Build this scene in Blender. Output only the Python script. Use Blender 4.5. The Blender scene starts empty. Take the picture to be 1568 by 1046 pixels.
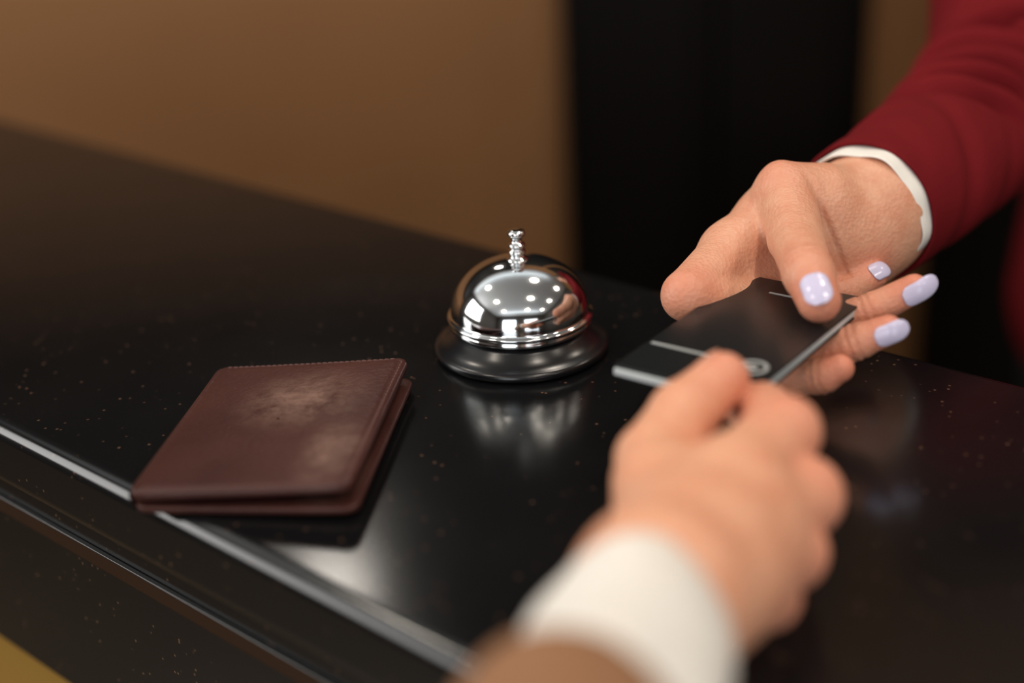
import bpy, math, numpy as np
from mathutils import Vector, Matrix
S=bpy.context.scene
# ---------- camera ----------
cd=bpy.data.cameras.new('camera'); cam=bpy.data.objects.new('camera',cd); S.collection.objects.link(cam); S.camera=cam
cam.matrix_world=Matrix.Translation((0,-0.645,0.29))@Matrix.Rotation(math.radians(66),4,'X')@Matrix.Rotation(math.radians(-3),4,'Z')
cd.lens=50; cd.sensor_width=36; cd.clip_start=0.01
cd.dof.use_dof=True; cd.dof.focus_distance=0.65; cd.dof.aperture_fstop=2.15
def V(x,y,z): return np.array([x,y,z],float)*1e-4      # world position in tenths of a millimetre
try:
    S.view_settings.view_transform='Standard'; S.view_settings.look='None'
except Exception as e: print(e)

# ---------- helpers ----------
def link(o,parent=None):
    S.collection.objects.link(o)
    if parent: o.parent=parent
    return o
def mesh_obj(name,v,f,mat,parent=None,smooth=True):
    me=bpy.data.meshes.new(name); me.from_pydata([tuple(map(float,p)) for p in v],[],[tuple(map(int,q)) for q in f]); me.update()
    if smooth: me.polygons.foreach_set('use_smooth',[True]*len(me.polygons))
    if mat: me.materials.append(mat)
    o=bpy.data.objects.new(name,me); return link(o,parent)
def empty(name,loc=(0,0,0),rotz=0):
    e=bpy.data.objects.new(name,None); e.empty_display_size=.02; e.location=loc; e.rotation_euler[2]=rotz; return link(e)
def box(name,lo,hi,mat,parent=None,bevel=0,seg=3):
    x0,y0,z0=lo;x1,y1,z1=hi
    v=[(x0,y0,z0),(x1,y0,z0),(x1,y1,z0),(x0,y1,z0),(x0,y0,z1),(x1,y0,z1),(x1,y1,z1),(x0,y1,z1)]
    f=[(0,3,2,1),(4,5,6,7),(0,1,5,4),(1,2,6,5),(2,3,7,6),(3,0,4,7)]
    o=mesh_obj(name,v,f,mat,parent,smooth=bevel>0)
    if bevel:
        b=o.modifiers.new('b','BEVEL'); b.width=bevel;b.segments=seg;b.harden_normals=True
    return o
def lathe(name,prof,mat,parent=None,n=96):
    v=[];f=[]
    for (r,z) in prof:
        for i in range(n):
            a=2*math.pi*i/n; v.append((r*math.cos(a),r*math.sin(a),z))
    for k in range(len(prof)-1):
        for i in range(n):
            j=(i+1)%n; f.append((k*n+i,k*n+j,(k+1)*n+j,(k+1)*n+i))
    return mesh_obj(name,v,f,mat,parent)
def newmat(name):
    m=bpy.data.materials.new(name); m.use_nodes=True
    nt=m.node_tree; b=nt.nodes['Principled BSDF']; return m,nt,b
def simple(name,col,rough=.5,metal=0,spec=.5):
    m,nt,b=newmat(name); b.inputs['Base Color'].default_value=(*col,1); b.inputs['Roughness'].default_value=rough; b.inputs['Metallic'].default_value=metal
    b.inputs['Specular IOR Level'].default_value=spec
    return m
def noise(nt,scale,detail=4,coord='Object',rough=.5):
    tc=nt.nodes.new('ShaderNodeTexCoord'); n=nt.nodes.new('ShaderNodeTexNoise'); n.inputs['Scale'].default_value=scale;n.inputs['Detail'].default_value=detail;n.inputs['Roughness'].default_value=rough
    nt.links.new(tc.outputs[coord],n.inputs['Vector']); return n
def ramp(nt,src,stops):
    r=nt.nodes.new('ShaderNodeValToRGB'); e=r.color_ramp.elements
    e[0].position=stops[0][0];e[0].color=(*stops[0][1],1);e[1].position=stops[1][0];e[1].color=(*stops[1][1],1)
    for p,c in stops[2:]:
        x=e.new(p);x.color=(*c,1)
    nt.links.new(src,r.inputs[0]); return r
def bump(nt,b,src,strength=.3,dist=.001):
    n=nt.nodes.new('ShaderNodeBump'); n.inputs['Strength'].default_value=strength;n.inputs['Distance'].default_value=dist
    nt.links.new(src,n.inputs['Height']); nt.links.new(n.outputs[0],b.inputs['Normal'])

# ---------- materials ----------
def m_counter():
    m,nt,b=newmat('polished_black_stone')
    v=nt.nodes.new('ShaderNodeTexVoronoi'); v.inputs['Scale'].default_value=190; tc=nt.nodes.new('ShaderNodeTexCoord'); nt.links.new(tc.outputs['Object'],v.inputs['Vector'])
    r=ramp(nt,v.outputs['Distance'],[(0.0,(.17,.09,.055)),(0.18,(.005,.005,.0055))])
    n=noise(nt,60,2); r2=ramp(nt,n.outputs[0],[(.47,(0,0,0)),(.60,(1,1,1))])
    mx=nt.nodes.new('ShaderNodeMixRGB'); nt.links.new(r2.outputs[0],mx.inputs[0]); mx.inputs[1].default_value=(.005,.005,.0055,1); nt.links.new(r.outputs[0],mx.inputs[2])
    nt.links.new(mx.outputs[0],b.inputs['Base Color'])
    n2=noise(nt,9,5); r3=ramp(nt,n2.outputs[0],[(.3,(.13,)*3),(.75,(.21,)*3)]); nt.links.new(r3.outputs[0],b.inputs['Roughness'])
    b.inputs['IOR'].default_value=1.5
    return m
M_counter=m_counter()
def m_wall(name,a,c):
    m,nt,b=newmat(name)
    n=noise(nt,1.7,3); r=ramp(nt,n.outputs[0],[(.3,a),(.75,c)]); nt.links.new(r.outputs[0],b.inputs['Base Color']); b.inputs['Roughness'].default_value=.7; b.inputs['Specular IOR Level'].default_value=.2
    n2=noise(nt,180,3); bump(nt,b,n2.outputs[0],.15,.001); return m
M_wall=m_wall('brown_wall_paint',(.235,.108,.043),(.275,.132,.054))
M_wall2=m_wall('taupe_wall_paint',(.07,.06,.055),(.09,.08,.07))
M_ceil=simple('ceiling_paint',(.62,.63,.63),.8)
def m_floor():
    m,nt,b=newmat('floor_tile')
    n=noise(nt,3,5); r=ramp(nt,n.outputs[0],[(.3,(.10,.07,.04)),(.7,(.14,.10,.06))]); nt.links.new(r.outputs[0],b.inputs['Base Color']); b.inputs['Roughness'].default_value=.35; return m
M_floor=m_floor()
M_door=simple('black_door_lacquer',(.0045,.0032,.0026),.55,0,.12)
M_chrome=simple('chrome',(.78,.80,.81),.085,1)
M_blackenamel=simple('black_enamel',(.006,.006,.007),.25)
def m_leather():
    m,nt,b=newmat('brown_leather')
    n=noise(nt,22,6); r=ramp(nt,n.outputs[0],[(.3,(.040,.0130,.0112)),(.75,(.068,.0235,.019))])
    n3=noise(nt,70,12,rough=.8); r4=ramp(nt,n3.outputs[0],[(.36,(0,0,0)),(.68,(1,1,1))])
    tc=nt.nodes.new('ShaderNodeTexCoord')
    def spot(loc,rad,sc=(1,1,1)):
        mp=nt.nodes.new('ShaderNodeMapping'); mp.vector_type='POINT'; mp.inputs['Scale'].default_value=sc; nt.links.new(tc.outputs['Object'],mp.inputs['Vector'])
        d=nt.nodes.new('ShaderNodeVectorMath');d.operation='DISTANCE'; d.inputs[1].default_value=tuple(a*b_ for a,b_ in zip(loc,sc)); nt.links.new(mp.outputs[0],d.inputs[0])
        return ramp(nt,d.outputs['Value'],[(0,(1,1,1)),(rad,(0,0,0))])
    s1=spot((.006,.018,.012),.034); s2=spot((.031,-.032,.013),.026,(1.6,.8,1))
    ad=nt.nodes.new('ShaderNodeMixRGB');ad.blend_type='ADD';ad.inputs[0].default_value=1; nt.links.new(s1.outputs[0],ad.inputs[1]);nt.links.new(s2.outputs[0],ad.inputs[2])
    mu=nt.nodes.new('ShaderNodeMixRGB');mu.blend_type='MULTIPLY';mu.inputs[0].default_value=1; nt.links.new(ad.outputs[0],mu.inputs[1]);nt.links.new(r4.outputs[0],mu.inputs[2])
    mx=nt.nodes.new('ShaderNodeMixRGB'); nt.links.new(mu.outputs[0],mx.inputs[0]);nt.links.new(r.outputs[0],mx.inputs[1]); mx.inputs[2].default_value=(.28,.17,.13,1)
    nt.links.new(mx.outputs[0],b.inputs['Base Color']); b.inputs['Roughness'].default_value=.36; b.inputs['Specular IOR Level'].default_value=.25
    n2=noise(nt,420,4); bump(nt,b,n2.outputs[0],.4,.0007); return m
M_leather=m_leather()
M_leather_in=simple('dark_leather_lining',(.008,.006,.006),.6)
M_thread=simple('brown_thread',(.11,.045,.035),.7)
def m_skin(name,c1,c2):
    m,nt,b=newmat(name)
    at=nt.nodes.new('ShaderNodeAttribute'); at.attribute_name='blush'
    n=noise(nt,70,7,rough=.65); 
    r=ramp(nt,n.outputs[0],[(.32,(c1[0]*.90,c1[1]*.76,c1[2]*.72)),(.62,c1)])
    mx=nt.nodes.new('ShaderNodeMixRGB'); nt.links.new(at.outputs['Fac'],mx.inputs[0]); nt.links.new(r.outputs[0],mx.inputs[1]); mx.inputs[2].default_value=(*c2,1)
    nt.links.new(mx.outputs[0],b.inputs['Base Color'])
    b.inputs['Roughness'].default_value=.46; b.inputs['Specular IOR Level'].default_value=.45; b.inputs['Subsurface Weight'].default_value=.22; b.inputs['Subsurface Radius'].default_value=(1,.35,.2); b.inputs['Subsurface Scale'].default_value=.003
    v=nt.nodes.new('ShaderNodeTexVoronoi'); v.inputs['Scale'].default_value=550; tc=nt.nodes.new('ShaderNodeTexCoord'); nt.links.new(tc.outputs['Object'],v.inputs['Vector'])
    n4=noise(nt,150,5,rough=.7); ad=nt.nodes.new('ShaderNodeMath'); ad.operation='ADD'; nt.links.new(v.outputs['Distance'],ad.inputs[0]); nt.links.new(n4.outputs[0],ad.inputs[1])
    bump(nt,b,ad.outputs[0],.4,.0007); return m
M_skin=m_skin('skin',(.70,.36,.23),(.66,.21,.13))
M_skin2=m_skin('skin_guest',(.78,.40,.25),(.74,.26,.17))
M_nail=simple('lavender_nail_polish',(.60,.56,.75),.18)
def m_fabric(name,c,rough=.85,scale=900,spec=.2):
    m,nt,b=newmat(name)
    n=noise(nt,30,4); r=ramp(nt,n.outputs[0],[(.3,tuple(x*.85 for x in c)),(.7,c)]); nt.links.new(r.outputs[0],b.inputs['Base Color']); b.inputs['Roughness'].default_value=rough
    n2=noise(nt,scale,2); bump(nt,b,n2.outputs[0],.3,.0005)
    b.inputs['Specular IOR Level'].default_value=spec
    return m
M_red=m_fabric('burgundy_wool',(.150,.0080,.0110),spec=.08); M_white=m_fabric('white_cotton',(.86,.82,.76)); M_tan=m_fabric('tan_wool',(.32,.165,.09),spec=.1); M_skirt=m_fabric('black_skirt_cloth',(.008,.008,.009))
M_card=simple('black_card',(.010,.012,.013),.25,0,.4); M_core=simple('card_core',(.52,.56,.57),.5); M_print=simple('silver_print',(.34,.36,.36),.4)

# ---------- SDF toolkit ----------
def cone(p,a,b,ra,rb):
    a=np.asarray(a);b=np.asarray(b); ba=b-a; t=np.clip(((p-a)@ba)/max(ba@ba,1e-12),0,1)
    return np.linalg.norm(p-(a+t[:,None]*ba),axis=1)-(ra+(rb-ra)*t)
def smin(a,b,k):
    h=np.clip(.5+.5*(b-a)/k,0,1); return b*(1-h)+a*h-k*h*(1-h)
def chain(p,pts,k=.004):
    d=None
    for (a,ra),(b,rb) in zip(pts[:-1],pts[1:]):
        c=cone(p,a,b,ra,rb); d=c if d is None else smin(d,c,k)
    return d
def surface(fn,lo,hi,h):
    lo=np.array(lo);hi=np.array(hi); n=np.ceil((hi-lo)/h).astype(int)+1
    g=np.empty(n,dtype=np.float64)
    for i0 in range(0,n[0],8):
        i1=min(n[0],i0+8)
        X,Y,Z=np.meshgrid(np.arange(i0,i1),np.arange(n[1]),np.arange(n[2]),indexing='ij')
        q=np.stack([X,Y,Z],-1).reshape(-1,3)*h+lo
        g[i0:i1]=fn(q).reshape(i1-i0,n[1],n[2])
    s=g<0
    offs=[(a,b,c) for a in(0,1) for b in(0,1) for c in(0,1)]
    sh=lambda A,o:A[o[0]:n[0]-1+o[0],o[1]:n[1]-1+o[1],o[2]:n[2]-1+o[2]]
    cnt=sum(sh(s,o).astype(np.int8) for o in offs); mask=(cnt>0)&(cnt<8)
    idx=np.argwhere(mask); vid=-np.ones(mask.shape,int); vid[mask]=np.arange(len(idx))
    acc=np.zeros((len(idx),3)); c=np.zeros(len(idx))
    for o in offs:
        for ax in range(3):
            if o[ax]==0:
                o2=list(o);o2[ax]=1
                i=idx+np.array(o); j=idx+np.array(o2)
                f0=g[tuple(i.T)];f1=g[tuple(j.T)]; cr=(f0<0)!=(f1<0)
                t=np.where(cr,f0/np.where(cr,f0-f1,1),0)
                pos=i.astype(float); pos[:,ax]+=t
                acc+=pos*cr[:,None]; c+=cr
    v=acc/c[:,None]*h+lo
    faces=[]
    for ax in range(3):
        b1=(ax+1)%3;b2=(ax+2)%3
        sl0=[slice(None)]*3;sl1=[slice(None)]*3; sl0[ax]=slice(0,n[ax]-1);sl1[ax]=slice(1,n[ax])
        cr=s[tuple(sl0)]!=s[tuple(sl1)]
        e=np.argwhere(cr); e=e[(e[:,b1]>=1)&(e[:,b2]>=1)&(e[:,b1]<n[b1]-1)&(e[:,b2]<n[b2]-1)]
        def cell(d1,d2):
            q=e.copy(); q[:,b1]-=d1;q[:,b2]-=d2; return vid[tuple(q.T)]
        F=np.stack([cell(1,1),cell(0,1),cell(0,0),cell(1,0)],1)
        ins=s[tuple(e.T)]
        F[~ins]=F[~ins][:,::-1]
        faces.append(F)
    F=np.concatenate(faces)
    eps=h*.3
    for _ in range(3):
        d=fn(v); gr=np.stack([(fn(v+np.eye(3)[k]*eps)-fn(v-np.eye(3)[k]*eps))/(2*eps) for k in range(3)],1)
        v=v-gr*(d/np.maximum((gr**2).sum(1),.2))[:,None]*.9
    return v,F
def blush_attr(o,v,pts,rad):
    w=np.zeros(len(v))
    for q,s in pts: w=np.maximum(w,s*np.exp(-(((v-np.asarray(q))**2).sum(1))/(rad*rad)))
    a=o.data.attributes.new('blush','FLOAT','POINT'); a.data.foreach_set('value',w.astype(np.float32))
def allpts(*chs):
    A=np.array([p for ch in chs for p,_ in ch]); return A.min(0)-.035,A.max(0)+.035
def catmull(pts,m):
    pts=[np.array(p,float) for p in pts]; Q=[2*pts[0]-pts[1]]+pts+[2*pts[-1]-pts[-2]]; out=[]
    for i in range(1,len(Q)-2):
        for k in range(m):
            t=k/m; a,b,c,d=Q[i-1:i+3]
            out.append(.5*((2*b)+(-a+c)*t+(2*a-5*b+4*c-d)*t*t+(-a+3*b-3*c+d)*t**3))
    out.append(Q[-2]); return np.array(out)
def loft(name,path,rad,mat,parent,m=30,n=120,disp=None,asp=1.0,up=(0,0,1),inner=.003,cap_end=True):
    C=catmull([np.append(p,r) for p,r in zip(path,rad)],m); pos=C[:,:3]; rr=C[:,3]
    T=np.gradient(pos,axis=0); T/=np.linalg.norm(T,axis=1)[:,None]
    L=np.concatenate([[0],np.cumsum(np.linalg.norm(np.diff(pos,axis=0),axis=1))])
    up=np.array(up,float); A=np.cross(T[0],up);A/=np.linalg.norm(A)
    th=np.linspace(0,2*np.pi,n,endpoint=False)
    rings=[]
    for i in range(len(pos)):
        A=A-T[i]*(A@T[i]);A/=np.linalg.norm(A);B=np.cross(T[i],A)
        d=disp(L[i],th) if disp else 0
        rad_=rr[i]+d
        rings.append(pos[i]+(np.cos(th)*rad_)[:,None]*A+(np.sin(th)*rad_*asp)[:,None]*B)
    first=rings[0]; cen=pos[0]
    pre=[]
    for k,(sh,dz) in enumerate([(1-inner/rr[0]*2.2,.025),(1-inner/rr[0]*2.0,.006),(1-inner/rr[0]*1.6,.0012),(1-inner/rr[0]*.6,-.0005)]):
        pre.append(cen+(first-cen)*sh+T[0]*dz)
    rings=pre+rings
    if cap_end:
        c2=pos[-1]
        for sh,dz in[(.9,.012),(.6,.025),(.02,.03)]: rings.append(c2+(rings[len(pre)+len(pos)-1]-c2)*sh+T[-1]*dz)
    v=np.concatenate(rings); f=[]
    for k in range(len(rings)-1):
        for i in range(n):
            j=(i+1)%n; f.append((k*n+i,k*n+j,(k+1)*n+j,(k+1)*n+i))
    return mesh_obj(name,v,f,mat,parent)
def nail(name,ch,nrm,L,w,parent,fwd=.5,mat=None,lift=.0006):
    a=np.asarray(ch[-2][0]);tip=np.asarray(ch[-1][0]);R=ch[-1][1]+lift
    d=tip-a;d/=np.linalg.norm(d);nrm=np.array(nrm,float);nrm-=d*(nrm@d);nrm/=np.linalg.norm(nrm);s=np.cross(d,nrm)
    v=[];f=[];NU,NV=22,16
    for i in range(NU):
        u=i/(NU-1)
        ww=w*math.sqrt(max(0,1-max(0,(u-.60)/.41)**2.4))*math.sqrt(max(0,1-max(0,(.25-u)/.27)**2.2))
        x0=L*(u-1+fwd)
        drop=max(0,x0)**2/(2*R)*.75
        for j in range(NV):
            x=(-1+2*j/(NV-1))*ww
            z=math.sqrt(max(R*R-x*x*.9,1e-8))-drop
            v.append(tip+d*x0+s*x+nrm*z)
    for i in range(NU-1):
        for j in range(NV-1): f.append((i*NV+j,i*NV+j+1,(i+1)*NV+j+1,(i+1)*NV+j))
    o=mesh_obj(name,v,f,mat or M_nail,parent); so=o.modifiers.new('s','SOLIDIFY');so.thickness=.0006;so.offset=0; return o

# ---------- room ----------
zf,zc=-1.05,1.65
box('floor',(-2.6,-3.2,zf-.05),(2.6,1.35,zf),M_floor)
box('ceiling',(-2.6,-3.2,zc),(2.6,1.35,zc+.05),M_ceil)
box('wall_back',(-2.6,1.35,zf),(2.6,1.43,zc),M_wall)
box('wall_left',(-2.68,-3.2,zf),(-2.6,1.43,zc),M_wall2)
box('wall_right',(2.6,-3.2,zf),(2.68,1.43,zc),M_wall2)
box('wall_front',(-2.6,-3.28,zf),(2.6,-3.2,zc),M_wall2)
def door(name,x0,x1):
    e=empty(name)
    box('frame',(x0,1.30,zf),(x1,1.349,1.1),M_door,e,.004)
    w=(x1-x0)
    for i in range(2):
        a=x0+.02+i*(w-.04)/2; b=a+(w-.04)/2-.006
        box('leaf_%d'%(i+1),(a,1.275,zf+.01),(b,1.301,1.06),M_door,e,.003)
        box('panel_%d'%(i+1),(a+.03,1.268,zf+.12),(b-.03,1.276,.95),M_door,e,.004)
door('door_1',.09,.515); door('door_2',.62,1.3)
box('baseboard_back',(-2.6,1.335,zf),(.09,1.35,zf+.1),M_door)
dark_panel=empty('added_dark_panel')  # added out of view: dark mass that darkens the countertop's reflection
box('added_panel_body',(-2.2,1.10,.52),(.06,1.349,1.35),M_door,dark_panel,.004)
for i in range(5):
    box('added_panel_front_%d'%(i+1),(-2.18+i*.447,1.08,.54),(-2.18+i*.447+.435,1.10,1.33),M_door,dark_panel,.004)

# ---------- counter ----------
ang=math.atan2(-.673,.7396)
ctr=empty('reception_counter',(0,0,0),ang)
yF,yB=-.2016,.105
box('countertop',(-1.40,yF-.002,-.036),(1.3,yB,0),M_counter,ctr,.008,7)
box('fascia',(-1.38,yF+.012,-.162),(1.28,yF+.04,-.036),M_counter,ctr,.004)
M_brass=simple('bronze_strip',(.045,.02,.010),.4,.5)
box('bronze_strip',(-1.38,yF+.0105,-.066),(1.28,yF+.0118,-.058),M_brass,ctr)
box('steel_bead',(-1.38,yF+.0095,-.0575),(1.28,yF+.0119,-.0562),simple('dark_satin_steel',(.10,.10,.10),.4,1),ctr,.0005)
M_wood=simple('golden_oak',(.26,.14,.022),.5)
box('base_panel',(-1.36,yF+.06,zf),(1.25,yB-.03,-.036),M_wood,ctr)
box('back_panel',(-1.36,yB-.028,zf),(1.25,yB-.005,-.036),M_door,ctr)

# ---------- call bell ----------
bell=empty('service_bell',(.0047,-.0022,0))
lathe('base',[(0.001,.0004),(.040,.0004),(.0423,.0008),(.0430,.002),(.0430,.0034),(.0424,.0046),(.0410,.0052),(.0395,.0058),(.0375,.0072),(.0355,.0092),(.0338,.0112),(.0325,.0128),(.031,.0136),(.030,.0140),(.001,.0141)],M_blackenamel,bell)
prof=[(.0300,.0150),(.0335,.0148),(.0347,.0149),(.0352,.0153),(.0353,.0160),(.0350,.0170),(.0347,.0176),(.0349,.0182),(.0357,.0187),(.0358,.0193),(.0352,.0199),(.0340,.0202)]
for i in range(1,40):
    a=i/39*math.pi/2; prof.append((.0338*math.cos(a)**.92+.0001,.0204+.0270*math.sin(a)))
lathe('dome',prof,M_chrome,bell,128)
lathe('dome_inside',[(.0300,.0150),(.0290,.0220),(.020,.038),(.001,.042)],M_blackenamel,bell)
z0=.0468
lathe('plunger',[(.0008,z0-.002),(.0052,z0-.001),(.0052,z0+.001),(.0036,z0+.0016),(.0036,z0+.0032),(.0041,z0+.0036),(.0041,z0+.0050),(.0030,z0+.0055),(.0030,z0+.0065),(.0040,z0+.0070),(.0040,z0+.0082),(.0025,z0+.0088),(.0025,z0+.0115),(.0036,z0+.0122),(.0042,z0+.0130),(.0043,z0+.0140),(.0038,z0+.0148),(.002,z0+.0152),(.0002,z0+.0153)],M_chrome,bell,48)

# ---------- wallet ----------
wal=empty('leather_wallet',(-.1025,-.0935,0),math.radians(-8.5))
def leaf(name,W,H,rc,zfun,th,mat,dx=0,pill=.0012,crease=False):
    v=[];f=[]
    def ring(ins):
        r=max(rc-ins,.0005); hx=W/2-ins-r; hy=H/2-ins-r; out=[]
        n1=14
        for cx,cy,a0 in((hx,hy,0),(-hx,hy,90),(-hx,-hy,180),(hx,-hy,270)):
            for k in range(n1+1):
                a=math.radians(a0+90*k/n1); out.append((cx+r*math.cos(a),cy+r*math.sin(a)))
            nx={0:(-hx,hy+r),90:(-hx-r,-hy),180:(hx,-hy-r),270:(hx+r,hy)}[a0]
            px,py=out[-1]
            for k in range(1,16): out.append((px+(nx[0]-px)*k/16,py+(nx[1]-py)*k/16))
        return out
    prof=[(None,1,0),(.020,1,1),(.010,.97,1),(.006,.85,1),(.0042,.78,1),(.0034,.55 if crease else .72,1),(.0026,.72,1),(.0015,.6,1),(.0006,.35,1),(.0001,-.2,1),(0,-.9,1),(0,.5,0),(.0004,.1,0),(.004,0,0),(None,0,0)]
    rings=[]
    for ins,p,top in prof:
        if ins is None:
            rr=[(x*.02,y*.02) for x,y in ring(.02)]
        else: rr=ring(ins)
        for x,y in rr:
            X=x+dx
            z=zfun(X,y)+(th if top else 0)+(p*pill if top else p*.0006)
            if ins is None and rings==[] : z=zfun(X,y)+th+pill
            v.append((X,y,z))
        rings.append(len(rr))
    K=rings[0]
    for k in range(len(prof)-1):
        for i in range(K):
            j=(i+1)%K; f.append((k*K+j,k*K+i,(k+1)*K+i,(k+1)*K+j))
    return mesh_obj(name,v,f,mat,wal)
W,H=.093,.119
sx=lambda X:max(0,(X+W/2)/W)
leaf('lower_cover',W,H,.0060,lambda X,Y:.0006+.0020*sx(X)**1.5,.0026,M_leather,dx=.0010,pill=.0006)
leaf('lining_pocket',W-.008,H-.012,.004,lambda X,Y:.0036+.0050*sx(X),.0026,M_leather_in,dx=-.001,pill=.0003)
leaf('upper_cover',W,H,.0060,lambda X,Y:.0064+.0062*sx(X)**1.2,.0030,M_leather,dx=-.0005,pill=.0016,crease=True)
v=[];f=[];ny=40;na=14
for i in range(ny):
    y=-H/2+.005+(H-.010)*i/(ny-1)
    for j in range(na):
        a=math.pi/2+math.pi*j/(na-1); v.append((-W/2+.0025+.0045*math.cos(a),y,.0050+.0046*math.sin(a)))
for i in range(ny-1):
    for j in range(na-1): f.append((i*na+j,(i+1)*na+j,(i+1)*na+j+1,i*na+j+1))
mesh_obj('spine',v,f,M_leather,wal)
v=[];f=[]
def stitch(x,y,dx,dy):
    z=.0064+.0062*sx(x)**1.2+.0030+.0011
    nx,ny_=-dy*.00025,dx*.00025; l=.0011
    b=len(v)
    for (a,c,h) in[(-l,-1,0),(-l,1,0),(l,1,0),(l,-1,0),(-l*.6,-.6,.0003),(-l*.6,.6,.0003),(l*.6,.6,.0003),(l*.6,-.6,.0003)]:
        v.append((x+dx*a+nx*c,y+dy*a+ny_*c,z+h))
    for q in[(4,7,6,5),(0,4,5,1),(1,5,6,2),(2,6,7,3),(3,7,4,0)]: f.append(tuple(b+i for i in q))
for i in range(30):
    x=-W/2+.006+(W-.014)*i/29; stitch(x,H/2-.0022,1,0); stitch(x,-H/2+.0022,1,0)
for i in range(36):
    y=-H/2+.006+(H-.012)*i/35; stitch(W/2-.0030,y,0,1)
mesh_obj('stitching',v,f,M_thread,wal)

# ---------- key card holder ----------
hold=empty('key_card_holder',(.0990,-.0955,.0450),math.radians(-37.0))
hw,hl=.0300,.0575
box('lower_cover',(-hw,-hl,-.0054),(hw,hl,-.0043),M_card,hold,.0004,2)
box('paper_core',(-hw+.0002,-hl-.0002,-.0042),(hw-.0004,hl-.0004,-.0013),M_core,hold,.0004,2)
box('upper_cover',(-hw,-hl+.0008,-.0012),(hw,hl,0.0),M_card,hold,.0004,2)
box('printed_line',(-hw+.002,-hl+.026,.00002),(hw-.010,-hl+.0280,.00012),M_print,hold)
box('printed_text',(-.010,hl-.016,.00002),(.002,hl-.0145,.00012),M_print,hold)
lg=lathe('printed_emblem',[(.0050,.00002),(.0050,.00013),(.0068,.00013),(.0068,.00002)],M_print,hold,48); lg.location=(hw-.011,-hl+.026,0)
lg=lathe('emblem_dot',[(.0001,.00013),(.0026,.00013),(.0026,.00002)],M_print,hold,32); lg.location=(hw-.011,-hl+.026,0)

# ---------- receptionist ----------
rec=empty('receptionist',(0,0,0))
wr=(V(1781,207,519),.025)
thumb=[(V(1600,62,562),.019),(V(1333,-63,724),.0148),(V(1308,-395,642),.0122),(V(1289,-766,619),.0110),(V(1302,-926,556),.0094)]
palm=[
 [wr,(V(1504,51,537),.023),(V(1290,15,579),.017),(V(1048,-179,513),.0125),(V(794,-561,466),.0105)],
 [wr,(V(1498,6,436),.020),(V(1241,-193,359),.012),(V(953,-550,293),.0095)],
 [wr,(V(1634,31,369),.018),(V(1400,-194,233),.013),(V(1077,-698,207),.010)],
 [(V(2336,831,568),.028),wr],
 [(V(2260,783,460),.024),(V(1715,115,435),.022)],
 [(V(1306,-27,804),.0085),(V(1489,14,700),.015)],
]
idx=[(V(793,-567,453),.0105),(V(1207,-381,305),.0086),(V(1562,-290,313),.0074),(V(1731,-195,352),.0062)]
mid=[(V(938,-547,299),.0095),(V(1324,-683,314),.0086),(V(1571,-721,401),.0077),(V(1763,-730,505),.0064)]
rng=[(V(1009,-661,242),.0095),(V(1293,-843,251),.0086),(V(1471,-910,346),.0077),(V(1601,-937,408),.0064)]
pnk=[(V(1070,-740,185),.0090),(V(1201,-948,212),.0082),(V(1301,-1038,255),.0073),(V(1371,-1062,299),.0060)]
def hand_fn(palm,fingers,kp=.012,kf=.007,kk=.0008,creases=(),lumps=()):
    def fn(p):
        d=None
        for ch in palm:
            c=chain(p,ch,.008); d=c if d is None else smin(d,c,kp)
        for q,rad,hgt in lumps:
            d=d-hgt*np.exp(-((p-q)**2).sum(1)/(rad*rad))
        out=None
        for ch in fingers:
            e=smin(chain(p,ch,.003),d,kf)
            out=e if out is None else smin(out,e,kk)
        for q,dr,dep,wd,reach in creases:
            r=p-q; s=r@dr
            out=out+dep*np.exp(-(s/wd)**2)*np.exp(-((r*r).sum(1)/(reach*reach))**2)
        return out
    return fn
def joint_creases(chs,idxs=(1,2),dep=.0006):
    out=[]
    for ch in chs:
        for i in idxs:
            if i<len(ch)-1:
                q=np.asarray(ch[i][0]); d=np.asarray(ch[i+1][0])-np.asarray(ch[i-1][0]); d/=np.linalg.norm(d)
                for off in(-.0016,.0014): out.append((q+d*off,d,dep,.0009,ch[i][1]*1.5))
    return out
cr=joint_creases([idx,mid,rng,pnk],(2,),.0009)+joint_creases([thumb],(3,),.0008)
wd=wr[0]-V(1504,51,537); wd/=np.linalg.norm(wd)
cr+= [(V(1690,141,495),wd,.0008,.0012,.028)]
cd1=V(1547,-215,677)-V(1407,-237,628); cd1/=np.linalg.norm(cd1)
cr+= [(V(1501,-126,583),cd1,.0020,.0020,.026),(V(1560,-90,583),cd1,.0008,.0012,.018)]
tl=[(V(1385,-200,700),.009,.0012),(V(1150,-120,600),.010,.0010),(V(1620,60,700),.007,.0010)]
fn=hand_fn(palm,[thumb,idx,mid,rng,pnk],kf=.0055,creases=cr,lumps=tl)
lo,hi=allpts(*palm,thumb,idx,mid,rng,pnk)
v,f=surface(fn,lo,hi,.0012)
h=mesh_obj('right_hand',v,f,M_skin,rec)
blush_attr(h,v,[(x[i][0],s) for x in(thumb,idx,mid,rng,pnk) for i,s in((-1,.9),(-2,.5),(1,.4))]+[(palm[0][-1][0],.8),(V(1306,-27,804),.5)],.014)
toC=lambda q:np.array([0,-.645,.29])-np.asarray(q)
nail('nail_thumb',thumb,toC(thumb[-1][0])+np.array([0,0,.15]),.0155,.0060,rec,.58)
nail('nail_index',idx,toC(idx[-1][0])+np.array([-.2,0,.1]),.0115,.0044,rec,.6)
nail('nail_middle',mid,toC(mid[-1][0])+np.array([.45,0,-.05]),.0165,.0047,rec,.62)
nail('nail_ring',rng,toC(rng[-1][0])+np.array([.4,0,-.05]),.0145,.0045,rec,.6)
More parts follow.
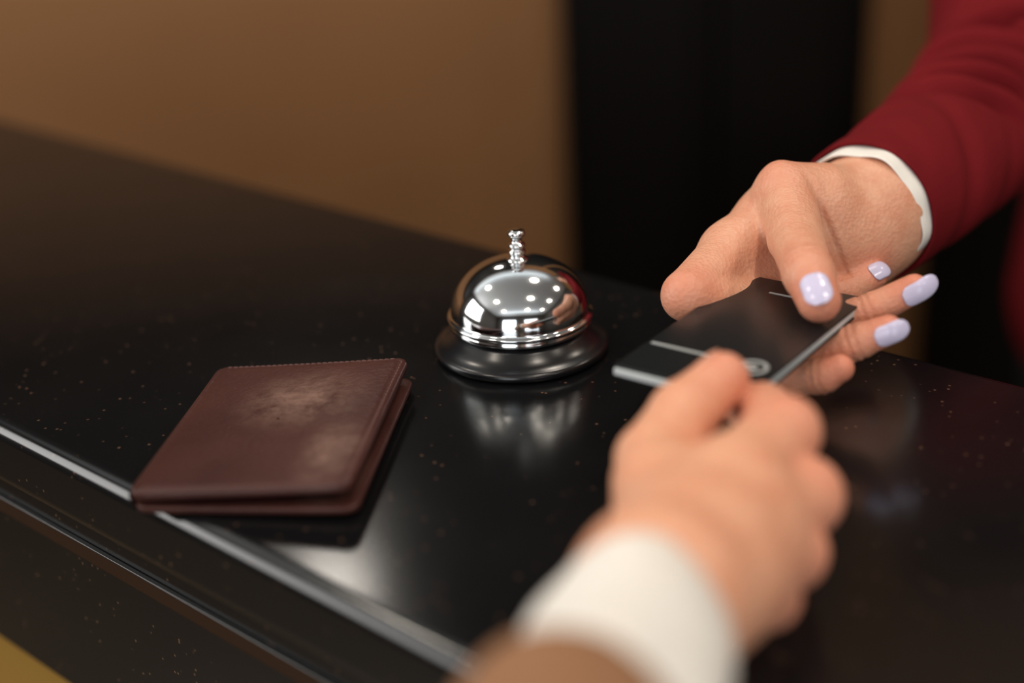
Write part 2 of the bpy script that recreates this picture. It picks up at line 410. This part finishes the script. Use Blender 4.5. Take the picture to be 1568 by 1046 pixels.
arm_path=[V(1789,250,517),V(2164,710,543),V(2679,1472,532),V(3109,2137,551),V(3370,2779,765),V(3657,3707,1372),V(3831,4356,2094)]
def cuffd(s,th): return .0010*np.sin(5*th+1)*math.exp(-s/.012)+.0005*np.sin(9*th)
loft('shirt_cuff',[V(1745,195,516),V(1833,298,526),V(2016,542,533)],[.0335,.034,.034],M_white,rec,m=14,disp=cuffd,inner=.0010,cap_end=False)
def folds(s,th):
    def ang(a): return np.angle(np.exp(1j*(th-a)))
    d=0
    # creases gathering on the inside of the elbow: (centre angle, distance along arm, skew, depth, angular half width)
    for a0,s0,sk,dep,wth in((-1.3,.095,.016,.006,1.0),(-1.0,.125,.022,.010,1.2),(-.8,.152,.026,.013,1.3),(-1.3,.180,.018,.013,1.2),(-.5,.205,-.012,.012,1.1),(-1.2,.235,.02,.012,1.2),(0.1,.165,.03,.009,.8),(0.3,.225,.02,.009,.9),(2.6,.15,-.02,.009,1.1),(2.8,.20,.02,.009,1.1)):
        u=ang(a0)
        line=s0+sk*u+.005*np.sin(3*u+s0*60)
        env=np.exp(-(u/wth)**4)
        d=d-dep*np.exp(-((s-line)/.0060)**2)*env+dep*.55*np.exp(-((s-line-.013)/.008)**2)*env
    d+=-.0030*math.exp(-((s-.06)/.04)**2)*(.5+.5*np.cos(2*np.pi*s/.05+3*np.sin(th+.5)))**3
    d+=.0018*np.sin(3*th+12*s)*min(1,s/.05)
    return d
loft('jacket_sleeve',arm_path,[.037,.040,.046,.052,.052,.056,.062],M_red,rec,m=60,n=240,disp=folds,inner=.0016)
tor=lambda p: smin(smin(chain(p,[((.61,.58,-.24),.135),((.61,.57,-.05),.12),((.62,.57,.18),.14),((.63,.57,.27),.10)],.06), chain(p,[((.70,.58,-.24),.135),((.69,.57,-.05),.12),((.71,.57,.2),.13)],.06),.05), chain(p,[((.42,.52,.33),.062),((.66,.57,.34),.075),((.88,.59,.31),.062),((.92,.58,.02),.05)],.04),.05)
v,f=surface(tor,(.28,.33,-.42),(1.05,.80,.46),.009); mesh_obj('jacket_body',v,f,M_red,rec)
sk=lambda p: np.minimum(chain(p,[((.62,.58,-.28),.13),((.64,.58,-.55),.125),((.64,.58,-.68),.10)],.05),chain(p,[((.70,.58,-.28),.13),((.69,.58,-.55),.12),((.69,.58,-.68),.10)],.05))
v,f=surface(sk,(.42,.38,-.84),(.9,.78,-.12),.010); mesh_obj('skirt',v,f,M_skirt,rec)
lg=lambda p: np.minimum(chain(p,[((.61,.58,-.7),.06),((.61,.59,-.9),.04),((.61,.58,-1.0),.035),((.60,.49,-1.03),.02)],.03),chain(p,[((.72,.58,-.7),.06),((.72,.59,-.9),.04),((.72,.58,-1.0),.035),((.73,.49,-1.03),.02)],.03))
v,f=surface(lg,(.48,.40,-1.05),(.82,.68,-.6),.008); mesh_obj('legs',v,f,M_skirt,rec)
hd=lambda p: smin(smin(chain(p,[((.66,.57,.34),.05),((.66,.56,.48),.05)],.02),chain(p,[((.66,.58,.60),.085),((.655,.54,.53),.06)],.03),.02),chain(p,[((.653,.49,.58),.006),((.651,.472,.55),.011)],.01),.012)
v,f=surface(hd,(.5,.4,.3),(.80,.72,.74),.006); o=mesh_obj('head',v,f,M_skin,rec); blush_attr(o,v,[((.65,.47,.55),.4)],.02)
hr=lambda p: np.maximum(chain(p,[((.66,.605,.62),.098),((.66,.65,.56),.06)],.03),-(p[:,1]-.52))
v,f=surface(hr,(.5,.45,.44),(.80,.77,.76),.007); mesh_obj('hair',v,f,simple('brown_hair',(.03,.015,.01),.5),rec)

# ---------- guest ----------
gst=empty('hotel_guest',(0,0,0))
gw=(V(405,-2927,486),.0210)
gth=[(V(472,-2453,445),.0130),(V(475,-2063,461),.0132),(V(612,-1821,513),.0122),(V(783,-1636,558),.0102)]
gpalm=[
 [gw,(V(460,-2563,444),.0158),(V(462,-2226,463),.0134)],
 [gw,(V(540,-2653,487),.0185),(V(713,-2345,516),.0160)],
 [gw,(V(575,-2720,462),.0180),(V(745,-2485,448),.0162)],
 [gw,(V(572,-2780,436),.0160),(V(712,-2617,397),.0145)],
 [gw,(V(540,-2830,425),.0145),(V(630,-2745,378),.0128)],
 [(V(199,-3554,554),.019),(V(310,-3120,505),.0195),gw],
 [(V(581,-2116,341),.018),(V(638,-2354,298),.018)],
]
gi=[(V(713,-2345,516),.0152),(V(937,-2032,530),.0128),(V(937,-1645,416),.0105),(V(864,-1401,349),.0082)]
gm=[(V(745,-2485,448),.0158),(V(958,-2263,404),.0136),(V(975,-1883,250),.0110),(V(872,-1780,235),.0090)]
gr=[(V(712,-2617,397),.0146),(V(873,-2475,323),.0124),(V(881,-2136,174),.0100),(V(772,-2089,206),.0088)]
gp=[(V(630,-2745,378),.0127),(V(766,-2645,272),.0107),(V(773,-2360,137),.0088),(V(689,-2323,171),.0078)]
gl=[(V(979,-2175,577),.010,.0012),(V(1013,-2347,437),.010,.0014),(V(926,-2549,353),.009,.0012),(V(812,-2710,296),.009,.0008),
    (V(640,-2420,640),.010,.0010),(V(760,-2500,600),.009,.0012)]
fn=hand_fn(gpalm,[gth,gi,gm,gr,gp],kp=.010,kf=.006,kk=.0022,lumps=gl,creases=joint_creases([gth],(2,),.0008)+joint_creases([gi],(1,),.0006))
lo,hi=allpts(*gpalm,gth,gi,gm,gr,gp)
v,f=surface(fn,lo,hi,.0014)
h=mesh_obj('right_hand',v,f,M_skin2,gst)
blush_attr(h,v,[(x[1][0],.9) for x in(gi,gm,gr,gp)]+[(x[-1][0],.8) for x in (gth,gi)],.018)
nail('nail_thumb',gth,np.array([-.8,.2,.55]),.013,.0062,gst,.45,simple('natural_nail',(.68,.33,.22),.35),.0003)
loft('shirt_cuff',[V(325,-3052,502),V(269,-3289,534),V(190,-3554,554),V(125,-3749,560)],[.0256,.0285,.0268,.0240],M_white,gst,m=14,disp=lambda s,th:.0006*np.sin(4*th+2)+.0007*np.sin(3*th+80*s),inner=.0016,cap_end=False)
loft('jacket_sleeve',[V(104,-3622,538),V(60,-3800,560),V(-150,-4600,550),V(-600,-6200,300),V(-1000,-8000,0)],[.0300,.0325,.040,.05,.055],M_tan,gst,m=20,disp=lambda s,th:.0010*np.sin(60*s+2*np.cos(th)),inner=.0012)

# ---------- lights ----------
def area(name,loc,rot,size,power,col,sy=None,shape='DISK'):
    l=bpy.data.lights.new(name,'AREA'); l.shape=shape; l.size=size; 
    if sy: l.size_y=sy
    l.energy=power; l.color=col
    o=bpy.data.objects.new(name,l); o.location=loc; o.rotation_euler=rot; return link(o)
for x in(-1.15,.5,1.7):
    for y in(-1.9,-.75,.45):
        area('downlight',(x,y,zc-.015),(0,0,0),.22,7.2,(1,.89,.76))
        t=lathe('downlight_trim',[(.112,.012),(.118,.0),(.13,0),(.131,.014)],M_ceil,None,48); t.location=(x,y,zc-.0145)
area('window_light',(-1.1,-3.15,.35),(math.radians(90),0,0),1.3,30,(.92,.96,1),1.5,'RECTANGLE')
area('window_light',(1.0,-3.15,.35),(math.radians(90),0,0),1.3,18,(.92,.96,1),1.5,'RECTANGLE')
area('window_light',(-2.55,-.15,.75),(0,math.radians(-90),0),1.2,34,(1,.98,.95),1.5,'RECTANGLE')
area('added_ceiling_fill',(-.6,.95,1.40),(math.radians(180),0,0),3.2,7,(.90,.97,1),.12,'RECTANGLE')  # added upward fill, no real fixture: brightens the ceiling the bell reflects
area('added_ceiling_fill',(0,-2.2,1.40),(math.radians(180),0,0),3.2,7,(.90,.97,1),.12,'RECTANGLE')  # second added ceiling fill, guest side
pend=empty('pendant_lamp',(-.26,1.0,.80))
me,nt,b=newmat('opal_glass_glow'); b.inputs['Emission Color'].default_value=(1,.92,.82,1); b.inputs['Emission Strength'].default_value=17
pr=[(.0005,-.05)]+[(.05*math.sin(a),-.05*math.cos(a)) for a in np.linspace(.1,3.0,24)]
lathe('globe',pr,me,pend,48)
lathe('cap_and_cord',[(.012,.048),(.012,.06),(.002,.064),(.002,.849)],M_door,pend,16)
w=bpy.data.worlds.new('world'); S.world=w; w.use_nodes=True
w.node_tree.nodes['Background'].inputs[0].default_value=(.9,.85,.8,1); w.node_tree.nodes['Background'].inputs[1].default_value=.1
